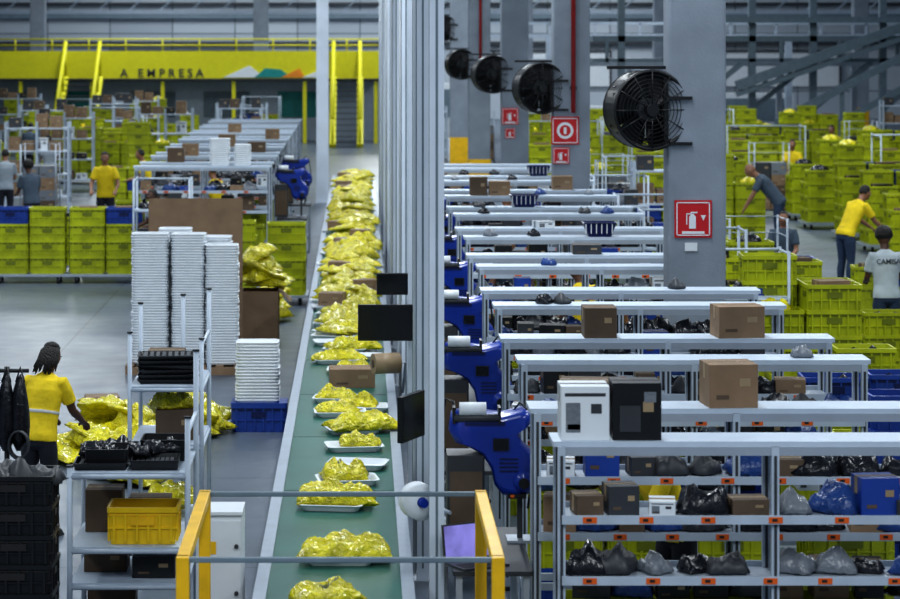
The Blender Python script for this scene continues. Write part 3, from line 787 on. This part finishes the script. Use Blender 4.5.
# ---------------------------------------------------------------- mezzanine
b=MB(); Y=95
b.box(-16,.9,Y,Y+4,2.35,2.5,'dark_grey'); b.box(-16,.9,Y-.1,Y,2.42,3.5,'mezz_yellow')
b.box(-16,.9,Y-.14,Y-.1,2.40,2.46,'dark_grey')
for i in range(13):
    x=-15.9+i*1.4; b.cyl((x,Y,3.5),(x,Y,3.95),.03,'mezz_yellow',8)
for z in(3.72,3.95): b.cyl((-16,Y,z),(.9,Y,z),.03,'mezz_yellow',8)
for i in range(7):
    x=-15.6+i*2.7; b.box(x-.07,x+.07,Y,Y+.14,0,2.35,'mezz_yellow')
b.obj('mezzanine_platform')
b=MB(); b.box(-16,.9,97.5,97.7,0,2.35,'white_steel')
for i in range(5): b.box(-14.8+i*2.9,-13+i*2.9,97.44,97.5,.9,1.9,'teal' if i%3==1 else 'steel_teal')
b.obj('wall_mezzanine')
g=MB()
def tri(p,m,o=0): g.prism(p,Y-.13-o,Y-.1,m)
tri([(-5.2,2.5),(-3.6,2.5),(-4.2,2.95)],'white_paint'); tri([(-4,2.5),(-2.6,2.5),(-3.0,2.8),(-3.6,2.85)],'teal',.01); tri([(-3,2.5),(-2.1,2.5),(-2.3,2.85)],'orange',.02); tri([(-2.2,2.5),(-1.4,2.5),(-1.6,2.75)],'white_paint',.03)
g.obj('banner_graphics')
def text(s,size,loc,m,name,rot=(pi/2,0,0),ext=.01):
    cu=bpy.data.curves.new(name,'FONT'); cu.body=s; cu.size=size; cu.extrude=ext; cu.offset=size*.012
    o=bpy.data.objects.new(name,cu); C.objects.link(o)
    bpy.context.view_layer.update(); dg=bpy.context.evaluated_depsgraph_get()
    me=bpy.data.meshes.new_from_object(o.evaluated_get(dg)); bpy.data.objects.remove(o)
    me.materials.clear(); me.materials.append(MATS[m])
    o=bpy.data.objects.new(name,me); o.location=loc; o.rotation_euler=rot; C.objects.link(o); return o
text('A   E M P R E S A',.44,(-9.1,94.88,2.52),'dark_grey','banner_lettering')
def stairs(x,w,ylo,yhi,z1):
    b=MB(); n=12
    for i in range(n):
        y=ylo+(yhi-ylo)*i/n; z=z1*(i+1)/n; b.box(x-w/2,x+w/2,y,y+.28,z-.03,z,'dark_grey')
    for sx in(-1,1):
        X=x+sx*w/2; b.cyl((X,ylo,.05),(X,yhi,z1),.12,'mezz_yellow',4); b.cyl((X,ylo,1.05),(X,yhi,z1+1.4),.08,'mezz_yellow',6)
        for i in range(5):
            t=i/4; b.cyl((X,ylo+(yhi-ylo)*t,z1*t),(X,ylo+(yhi-ylo)*t,z1*t+1.05+.3*t),.05,'mezz_yellow',6)
    return b
stairs(-10.5,1.3,91.2,94.7,2.45).obj('metal_stairs'); stairs(-.5,1.0,91.2,94.7,2.45).obj('metal_stairs')
# ---------------------------------------------------------------- far right sorter structure
b=MB(); Y=86; m='steel_teal'
for (z,w) in((3.9,.2),(3.2,.12)): b.box(8,40,Y,Y+1.2,z,z+w,m)
for i in range(16): x=8.5+i*2; b.box(x-.06,x+.06,Y,Y+.12,3.2,3.9,m)
for x in(9,11.2,13.5,15.6,18,20.2,22.5):
    b.box(x-.12,x+.12,Y,Y+.25,0,5.6,m); b.cyl((x,Y,1.6),(x+2.0,Y,3.2),.09,m,4)
b.cyl((12.8,Y-1,2.4),(19,Y-1,4.6),.16,m,4); b.cyl((12.8,Y-1,2.1),(19,Y-1,4.2),.08,m,4); b.box(12,20,Y-.5,Y+.2,4.55,4.75,m)
b.cyl((14,Y-2,1.2),(18.6,Y-2,3.6),.12,m,4); b.cyl((15.6,Y-2,.9),(20,Y-2,3.3),.10,m,4)
for x in(14,16.2,18.4): b.box(x-.07,x+.07,Y-2.05,Y-1.95,0,1.3+(x-14)*.52,m)
for i in range(8):
    x=12.8+i*.85; b.cyl((x,Y-1,2.1+i*.3),(x+.4,Y-1,2.55+i*.3),.04,m,4)
b.box(2,40,Y+8,Y+9,4.0,4.15,'white_steel'); b.box(2,40,Y+8,Y+9,4.5,4.6,'white_steel')
for i in range(22): b.box(2+i*1.7,2.08+i*1.7,Y+8,Y+8.1,4.15,4.55,'white_steel')
for i in range(8): b.box(2.5+i*4.5,2.75+i*4.5,Y+8,Y+8.2,0,4.0,'white_steel')
b.box(4,30,Y+4,Y+4.6,3.0,3.25,'alu')
for i in range(10): b.box(4.2+i*2.7,4.4+i*2.7,Y+4,Y+4.2,0,3.0,'alu')
b.obj('sorter_conveyor_structure')
for (x,y) in [(6.6,100),(-4,101),(20,100),(12.5,104),(-13,101)]:
    b=MB(); b.rloft([(.3,.3,0),(.3,.3,11)],.03,'concrete',x,y); b.rloft([(.32,.32,0),(.32,.32,1.2)],.03,'yellow_paint',x,y); b.obj('concrete_pillar')
b=MB()
b.box(-34,46,108,108.2,5.0,5.15,'white_steel'); b.box(-34,46,108,108.2,5.6,5.7,'white_steel')
for i in range(60): b.cyl((-34+i*1.33,108.1,5.1),(-34+i*1.33+.66,108.1,5.65),.03,'white_steel',4)
b.obj('roof_truss')
b=MB()
for (x,y,w,h) in [(7.5,98,3,1.3),(14,98,3,1.8),(2.6,98,2,2.2)]:
    b.box(x,x+w,y,y+1,0,h,'white_paint'); b.box(x+.1,x+w-.1,y-.02,y,h*.4,h*.9,'steel_teal')
b.obj('office_partition')

# ---------------------------------------------------------------- people
def person(name,loc,heading,lean=0,shirt='shirt_yellow',pants='pants',skin='skin',hair='short',head=(0,0),arms=None,vox=.012,lettering=None,stripe=False,h=1.72):
    b=MB()
    U=Matrix.Translation((0,0,.95))@Matrix.Rotation(-math.radians(lean),4,'X')@Matrix.Translation((0,0,-.95))
    def ering(c,rx,ry,M,n=20): return [M@Vector((c[0]+rx*math.cos(2*pi*i/n),c[1]+ry*math.sin(2*pi*i/n),c[2])) for i in range(n)]
    half=Matrix.Translation((0,0,.95))@Matrix.Rotation(-math.radians(lean*.5),4,'X')@Matrix.Translation((0,0,-.95))
    I=Matrix.Identity(4)
    b.rings([ering((0,-.01,.80),.10,.07,I),ering((0,-.015,.84),.155,.105,I),ering((0,-.01,.92),.165,.115,half),ering((0,0,1.0),.15,.105,half)],pants)
    b.rings([ering((0,0,.88),.178,.128,half),ering((0,0,.93),.176,.128,half),ering((0,.005,1.04),.160,.118,U),ering((0,.0,1.18),.168,.122,U),ering((0,-.005,1.32),.188,.124,U),ering((0,-.005,1.41),.178,.105,U),ering((0,-.005,1.455),.12,.08,U),ering((0,0,1.485),.068,.062,U)],shirt)
    if stripe: b.rings([ering((0,0,1.12),.171,.127,U),ering((0,0,1.14),.172,.127,U)],'reflect_stripe')
    b.tube([U@Vector((0,-.005,1.44)),U@Vector((0,.0,1.50)),U@Vector((0,.015,1.57))],[.058,.052,.055],skin,14)
    Hc=U@Vector((0,.025,1.635))
    HM=Matrix.Rotation(math.radians(head[1]),4,'Z')@Matrix.Rotation(-math.radians(lean*.5+head[0]),4,'X')
    def hf(q):
        k=1.0
        if q.z<0: k=1-.34*q.z*q.z
        y=q.y*(1-.12*max(0,-q.z)) - (.10*q.z*q.z if q.z<0 and q.y<0 else 0)*q.y
        return Vector((q.x*k,y+.06*max(0,-q.z),q.z))
    H4=HM.to_3x3().to_4x4()
    b.ell(Hc,(.074,.094,.116),skin,24,18,hf,H4)
    def hp(x,y,z): return Hc+HM@Vector((x,y,z))
    b.tube([hp(0,.088,.018),hp(0,.104,-.012),hp(0,.108,-.024)],[.007,.012,.014],skin,8)
    for sx in(-1,1):
        b.ell(hp(sx*.076,-.005,-.005),(.012,.02,.032),skin,8,8,None,H4)
    hs={'short':(.081,.098,.108,.0),'curly':(.115,.12,.125,.02),'long':(.084,.1,.115,.0),'bald':(.074,.09,.112,0)}[hair]
    if hair!='bald':
        def hairf(q):
            nn=1+.08*noise.noise(q*4)
            if q.y>.35 and q.z<.55: return Vector((q.x*.75,q.y*.45,q.z*.8))
            if q.z<-.45: return Vector((q.x*.8,q.y*.85,-.45+(q.z+.45)*.5))
            return q*nn
        b.ell(hp(0,-.014,.024+hs[3]),hs[:3],'hair',24,18,hairf,H4)
    if arms is None: arms=[((-.12,.3,-1),(.25,1,-.25)),((.12,.3,-1),(-.25,1,-.25))]
    for si,sx in enumerate((-1,1)):
        Sh=U@Vector((sx*.175,-.005,1.405)); du=Vector(arms[si][0]).normalized(); df=Vector(arms[si][1]).normalized()
        E=Sh+du*.29; Wr=E+df*.25
        In=U@Vector((sx*.10,-.005,1.40))
        b.tube([In,Sh,Sh+du*.06,Sh+du*.2],[.055,.064,.063,.066],shirt,14)
        b.tube([Sh,Sh+du*.14,E,E+df*.06,Wr,Wr+df*.02],[.05,.046,.038,.040,.026,.024],skin,12)
        side=df.cross(Vector((0,0,1)))
        if side.length<.1: side=Vector((1,0,0))
        side.normalize(); nn=side.cross(df).normalized()
        def hr(c,a,t): return [c+side*a*math.cos(2*pi*i/12)+nn*t*math.sin(2*pi*i/12) for i in range(12)]
        b.rings([hr(Wr,.026,.018),hr(Wr+df*.03,.036,.016),hr(Wr+df*.07,.042,.014),hr(Wr+df*.092,.038,.012)],skin)
        for f,(o,L) in enumerate(((-.031,.062),(-.0105,.076),(.0105,.072),(.031,.058))):
            p0=Wr+df*.08+side*o; p1=p0+(df*.95-nn*.2).normalized()*L*.45; p2=p1+(df*.75-nn*.65).normalized()*L*.35; p3=p2+(df*.35-nn*.9).normalized()*L*.25
            b.tube([p0,p1,p2,p3],[.0095,.009,.0085,.0075],skin,8)
        s2=-side if sx>0 else side
        t0=Wr+df*.03+s2*.025; t1=t0+(df*.6+s2*.7-nn*.2).normalized()*.035; t2=t1+(df*.85+s2*.3-nn*.3).normalized()*.032
        b.tube([t0,t1,t2],[.013,.011,.009],skin,8)
    for sx in(-1,1):
        b.tube([(sx*.085,-.01,.88),(sx*.092,0,.78),(sx*.098,.01,.66),(sx*.1,.012,.49),(sx*.102,-.012,.36),(sx*.105,-.015,.22),(sx*.105,-.015,.08)],[.088,.09,.08,.062,.062,.052,.05],pants,14)
        b.tube([(sx*.105,-.06,.045),(sx*.108,.0,.05),(sx*.115,.10,.04),(sx*.12,.175,.032)],[.036,.043,.04,.026],'rubber',12)
        b.box(sx*.112-.04,sx*.112+.04,-.09,.19,0,.02,'rubber')
    src=b.mesh('tmp'); keys=[]
    for k in b.m:
        if k not in keys: keys.append(k)
    o=bpy.data.objects.new('tmp',src); C.objects.link(o)
    md=o.modifiers.new('r','REMESH'); md.mode='VOXEL'; md.voxel_size=vox; md.use_smooth_shade=True
    s2=o.modifiers.new('s','SMOOTH'); s2.factor=.5; s2.iterations=2
    bpy.context.view_layer.update(); dg=bpy.context.evaluated_depsgraph_get()
    me=bpy.data.meshes.new_from_object(o.evaluated_get(dg))
    bpy.data.objects.remove(o)
    bvh=BVHTree.FromPolygons(b.v,b.f)
    me.materials.clear()
    for k in keys: me.materials.append(MATS[k])
    ki={k:i for i,k in enumerate(keys)}
    mi=[]
    for p in me.polygons:
        r=bvh.find_nearest(p.center); mi.append(ki[b.m[r[2]]] if r[2] is not None else 0)
    me.polygons.foreach_set('material_index',mi); me.polygons.foreach_set('use_smooth',[True]*len(mi)); me.update()
    s=h/1.75
    ob=bpy.data.objects.new(name,me); ob.location=loc; ob.rotation_euler=(0,0,math.radians(heading)); ob.scale=(s,s,s); C.objects.link(ob)
    d=MB()
    for sx in(-1,1):
        d.ell(hp(sx*.03,.083,.012),(.013,.008,.007),'eye',10,8,None,H4); d.ell(hp(sx*.03,.090,.012),(.005,.004,.005),'hair',8,6)
        d.tube([hp(sx*.015,.09,.032),hp(sx*.03,.09,.036),hp(sx*.046,.08,.03)],.004,'hair',6)
    d.tube([hp(-.024,.083,-.056),hp(-.01,.093,-.054),hp(.01,.093,-.054),hp(.024,.083,-.056)],[.003,.006,.006,.003],'lip',6)
    d.obj('face_features',parent=ob)
    if hair=='long':
        d=MB(); rr=random.Random(4)
        for i in range(26):
            a=pi+ .2+ (pi-.4)*i/25
            x=.085*math.cos(a); y=.095*math.sin(a)
            L=.06+rr.random()*.08
            d.tube([hp(x*.6,y*.6-.01,.10),hp(x*1.1,y*1.02-.01,.04),hp(x*1.25,y*1.1-.01,-.05),hp(x*1.35+rr.uniform(-.03,.03),y*1.15-.01,-.05-L)],[.012,.013,.012,.006],'hair',6)
        d.ell(hp(0,-.04,.10),(.07,.06,.035),'hair',14,10,lambda q:q*(1+.15*noise.noise(q*5)))
        d.obj('hair_locks',parent=ob)
    if lettering:
        t=text(lettering,.09,(0,0,0),'dark_grey','shirt_lettering',ext=.002)
        t.parent=ob; w=max(v.co.x for v in t.data.vertices)
        t.matrix_local=U@Matrix.Translation((-w/2,-.133,1.30))@Matrix.Rotation(pi/2,4,'X')
    return ob
person('worker_in_yellow_shirt',(-2.72,21.2,0),-24,16,skin='skin_dark',hair='long',vox=.008,stripe=True,h=1.64,head=(14,-10),arms=[((-.1,.45,-1),(.2,1,-.5)),((.12,.45,-1),(-.1,1,-.6))])
person('worker_in_yellow_shirt',(-5.15,50.6,0),180,10,skin='skin',head=(8,0),vox=.012,h=1.85,arms=[((-.3,.3,-1),(.1,1,-.5)),((.3,.3,-1),(-.1,1,-.5))])
person('worker_in_yellow_shirt',(7.95,40.9,0),-60,32,skin='skin',pants='jeans',head=(5,0),vox=.012,arms=[((-.1,.8,-1),(.1,1,-.6)),((.1,.7,-1),(0,1,-.7))],h=1.86)
person('worker_in_printed_shirt',(6.72,31.9,0),6,8,shirt='shirt_white',skin='skin_dark',hair='curly',pants='jeans',lettering='CAMISA',h=1.76,head=(15,0),vox=.011)
person('worker_in_grey_shirt',(8.0,47.8,0),80,42,shirt='shirt_dark',skin='skin',hair='bald',pants='jeans',head=(0,0),vox=.012,arms=[((-.1,.5,-1),(.1,.6,-1)),((.1,.5,-1),(0,.6,-1))],h=1.95)
person('worker_in_grey_shirt',(6.3,37.2,0),170,10,shirt='shirt_dark',skin='skin',vox=.013,h=1.62)
person('worker_in_yellow_shirt',(10.2,59,0),170,8,skin='skin',vox=.013)
person('worker_in_yellow_shirt',(2.15,17.0,0),120,28,skin='skin',vox=.010,head=(0,0),arms=[((-.1,.6,-1),(.2,1,-.4)),((.1,.5,-1),(-.2,1,-.4))])
person('worker_in_yellow_shirt',(2.55,23.9,0),150,8,skin='skin',vox=.010,h=1.76)
person('worker_in_grey_shirt',(2.6,34.3,0),-30,15,shirt='shirt_dark',skin='skin_dark',vox=.012,h=1.8)
person('worker_in_yellow_shirt',(2.5,27.4,0),40,12,skin='skin_dark',vox=.012,h=1.8)
person('worker_in_grey_shirt',(1.9,31.0,0),160,15,shirt='shirt_dark',skin='skin',vox=.012,h=1.8)
person('worker_in_yellow_shirt',(2.3,38.0,0),20,12,skin='skin',vox=.013,h=1.85)
person('worker_in_grey_shirt',(-7.7,62,0),20,10,shirt='shirt_grey',skin='skin',vox=.014,h=1.7)
person('worker_in_grey_shirt',(-7.6,53.6,0),10,12,shirt='shirt_grey',skin='skin',vox=.014,h=1.75)
person('worker_in_grey_shirt',(-9.3,70,0),-20,15,shirt='shirt_dark',skin='skin_dark',vox=.014)
person('worker_in_yellow_shirt',(-4.6,54.5,0),90,15,vox=.014)
person('worker_in_yellow_shirt',(-10.6,58,0),200,10,vox=.014,skin='skin_dark')
person('worker_in_yellow_shirt',(-8.4,75,0),150,10,vox=.014,h=1.8)
person('worker_in_yellow_shirt',(12.5,66,0),150,10,vox=.014,h=1.8)
person('worker_in_yellow_shirt',(7.2,54,0),190,10,vox=.014,h=1.85)
person('worker_in_grey_shirt',(-6.5,49.5,0),30,14,shirt='shirt_dark',hair='curly',skin='skin_dark',vox=.014,h=1.72)
person('worker_in_yellow_shirt',(-7.9,47.6,0),-60,14,vox=.014,h=1.7)
person('worker_in_grey_shirt',(-3.38,42.3,0),120,12,shirt='shirt_grey',skin='skin_dark',vox=.014,h=1.62)
person('worker_in_yellow_shirt',(-2.6,46.2,0),60,12,vox=.014,h=1.82)

# ---------------------------------------------------------------- light
w=bpy.data.worlds.new('world'); S.world=w; w.use_nodes=True
w.node_tree.nodes['Background'].inputs[0].default_value=(.60,.78,1,1); w.node_tree.nodes['Background'].inputs[1].default_value=.20
for x in(-9,1,11):
    for i,y in enumerate((6,22,38,54,72,92,110)):
        ld=bpy.data.lights.new('ceiling_lamp','AREA'); ld.shape='RECTANGLE'; ld.size=1.0; ld.size_y=8; ld.energy=640 if y<100 else 900; ld.color=(.90,.96,1)
        lo=bpy.data.objects.new('ceiling_lamp',ld); lo.location=(x,y,9.5); C.objects.link(lo)
S.view_settings.view_transform='Standard'
try: S.view_settings.look='Medium High Contrast'
except Exception as e: print(e)
